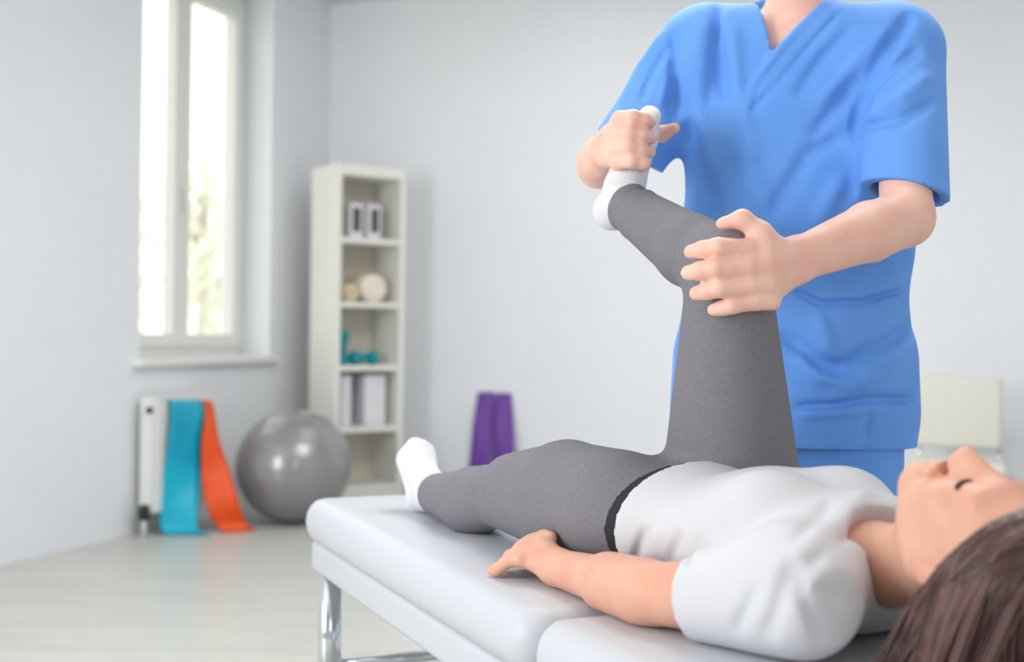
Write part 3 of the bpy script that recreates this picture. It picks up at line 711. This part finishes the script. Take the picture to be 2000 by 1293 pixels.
# legs and feet
for sx in (-1, 1):
    hip = TC+tx*sx*.09-tz*.02+ty*.02; kne = TC+tx*sx*.11-tz*.46+ty*.06; ank = TC+tx*sx*.12-tz*.83+ty*.1
    v.put(chain([hip, kne, ank], [.085, .055, .04]), .03); v.put([ecap(ank-tz*.045+ty*.03, ank-tz*.05-ty*.12, (.032, .03), (.042, .022), tx)], .03)
tp = head(v, THO, tl_, tf, tc_, 1.12, NB, .056)
v.obj('body', 'skin_warm', th)
# tunic
v = Vol(W(.1, 2.0, -.3), W(.92, 2.75, .74), .0042)
for pr, k in ttorso(.044, .020): v.put(pr, k)
v.put([ecap(TC-tz*.05, TC-tz*.26, (.226, .128), (.236, .132), tx)], .05)
# sleeves: solid, then hollowed from the open end
RHm, LHm = A_(1230, 296, 2.50), A_(1766, 378, 2.215)
for Sh, Hm, r0, r1, nn in ((RS, RHm, .078, .080, None), (LS, LHm, .078, .078, (-.26, -.12, -.97))):
    d = Hm-Sh; nn = d if nn is None else nn
    v.put([cap(Sh, Sh+d*1.25, r0, r1)], .045, clip=[(Hm, nn)])
    v.put([cap(Sh+d*.72, Sh+d*1.4, .050, r1-.008)], .004, sub=True)
v.cut(TC-tz*.213, (0, 0, -1))
v.put([cap(NB+tz*.01, NB+tz*.2, .064, .075)], .006, sub=True)
# V neck
vb = A_(1516, 96, 2.3); vl = A_(1494, 0, 2.33); vr = A_(1612, 0, 2.33)
nl = nrm(np.cross(vl-vb, V3((0, 1, 0)))); nr = nrm(np.cross(vr-vb, V3((0, 1, 0))))
if (vr-vb)@nl > 0: nl = -nl
if (vl-vb)@nr > 0: nr = -nr
q = v.sl(vb-V3((.2, .3, .02)), vb+V3((.2, .115, .3))); x, y, z = v.co(q)
wd = np.maximum((x-vb[0])*nl[0]+(y-vb[1])*nl[1]+(z-vb[2])*nl[2], (x-vb[0])*nr[0]+(y-vb[1])*nr[1]+(z-vb[2])*nr[2])
v.D[q] = np.maximum(v.D[q], -wd.astype(np.float32))
def surf(v, u, vv, y0, y1):
    r = np.array(ray(u, vv)); ts = np.linspace(y0, y1, int((y1-y0)/.003)); q = np.array([r*tt for tt in ts]); q[:, 2] += HC
    ii = np.round((q-v.lo)/v.h).astype(int); ok = np.all((ii >= 0) & (ii < v.n), 1)
    for j in range(len(ts)):
        if ok[j] and v.D[tuple(ii[j])] < 0: return q[j]
    return None
FOLDS = [
    ([(1495, 5), (1512, 60), (1520, 100)], .004, .007), ([(1612, 5), (1560, 55), (1520, 98), (1470, 165), (1458, 215)], .005, .008), ([(1640, 25), (1580, 90), (1530, 150), (1470, 212)], -.004, .007),
    ([(1318, 70), (1322, 140), (1316, 220)], -.016, .016), ([(1400, 10), (1400, 90), (1415, 180)], -.010, .014), ([(1430, 60), (1440, 170), (1470, 300)], .006, .018), ([(1370, 60), (1365, 200), (1385, 330)], .006, .02),
    ([(1350, 250), (1370, 340), (1400, 420)], -.007, .018), ([(1560, 180), (1610, 110), (1660, 60)], -.006, .014), ([(1600, 200), (1660, 130), (1720, 70)], .006, .016), ([(1590, 260), (1650, 190), (1690, 150)], -.006, .016),
    ([(1775, 35), (1735, 90), (1710, 140), (1685, 200), (1672, 260)], -.018, .014), ([(1700, 190), (1750, 130), (1790, 100)], -.009, .012), ([(1700, 225), (1760, 190), (1810, 150)], .008, .014), ([(1695, 250), (1760, 235), (1820, 200)], -.007, .014),
    ([(1545, 360), (1580, 300), (1640, 270)], -.006, .02), ([(1500, 430), (1540, 360)], -.006, .02), ([(1640, 350), (1600, 430)], .006, .02), ([(1455, 300), (1480, 380), (1520, 440)], .005, .022),
    ([(1560, 570), (1600, 592), (1680, 590), (1755, 568)], -.008, .008), ([(1565, 560), (1605, 582), (1685, 580), (1755, 556)], .004, .008),
    ([(1540, 660), (1600, 710), (1640, 722), (1720, 680), (1780, 640)], -.012, .018), ([(1560, 690), (1600, 740), (1660, 750)], .007, .016), ([(1600, 620), (1620, 690)], .008, .016),
    ([(1560, 795), (1640, 790), (1700, 780), (1780, 780)], -.008, .010), ([(1570, 810), (1650, 805), (1740, 800)], .005, .012), ([(1690, 850), (1700, 810), (1740, 795)], -.006, .010), ([(1620, 780), (1690, 745), (1700, 720)], .006, .014),
    ([(1220, 190), (1250, 130), (1290, 70)], .006, .014), ([(1255, 190), (1275, 140), (1300, 100)], -.008, .010), ([(1290, 200), (1305, 150)], .006, .010)]
for pts, am, wdt in FOLDS:
    P3 = [p for p in (surf(v, u, vv, 2.0, 2.7) for u, vv in pts) if p is not None]
    P3 = [p for i, p in enumerate(P3) if i == 0 or abs(p[1]-P3[i-1][1]) < .12]
    if len(P3) > 1: v.fold(P3, am*1.9, wdt*.78)
v.obj('scrub_tunic', 'scrub_blue', th, 1)
# trousers
v = Vol(W(.2, 2.2, -.93), W(.9, 2.8, .05), .005)
v.put([ecap(TC-tz*.08, TC-tz*.16, (.188, .118), (.195, .122), tx)], .02)
for sx in (-1, 1):
    hip = TC+tx*sx*.098-tz*.14+ty*.01; kne = TC+tx*sx*.115-tz*.46+ty*.06; ank = TC+tx*sx*.125-tz*.86+ty*.1
    v.put(chain([hip, kne, ank], [.103, .082, .073]), .03)
v.put([ecap(TC-tz*.16+tx*.09, TC-tz*.3+tx*.1, (.118, .112), (.112, .10), tx)], .03)
v.cut(W(0, 0, -.86), (0, 0, -1)); v.obj('scrub_trousers', 'scrub_blue', th)
for sx in (-1, 1):
    ank = TC+tx*sx*.12-tz*.83+ty*.1; c = ank-ty*.05; v = Vol(c-V3((.25, .25, .12)), c+V3((.25, .25, .08)), .005)
    v.put([ecap(ank-tz*.04+ty*.03, ank-tz*.045-ty*.13, (.043, .042), (.054, .034), tx)], .03); v.cut(W(0, 0, -.918), (0, 0, -1)); v.obj('shoe', 'shoe_white', th)
# short hair, brows, eyes
v = Vol(THO-.16, THO+.18, .005); q_ = lambda a, b, d: THO+(tl_*a+tf*b+tc_*d)*1.12
v.put([ell(q_(0, -.014, .034), (.088, .108, .098), [tl_, tf, tc_])], .01, clip=[(q_(0, .07, .052), nrm(tf*.7-tc_*.7))])
v.put([ell(q_(0, -.03, -.01), (.086, .086, .07), [tl_, tf, tc_])], .02, clip=[(q_(0, -.005, 0), nrm(tf)), (q_(0, 0, -.06), -tc_)])
v.obj('short_hair', 'hair_dark', th)
for g in (-1, 1):
    tube('eyebrow', [tp(g*(.012+.04*k), .087-.016*k*k, .021+.006*math.sin(k*2.4)) for k in np.linspace(0, 1, 7)], [.002, .0034, .0036, .0034, .003, .002, .001], 'hair_dark', th, 6)
    tube('eyelid_line', [tp(g*(.031+.016*math.cos(a)), .085-.004*abs(math.cos(a))**2, -.003-.003*math.sin(a)) for a in np.linspace(0, math.pi, 7)], .0016, 'lash', th, 6)
fix_parent(th)
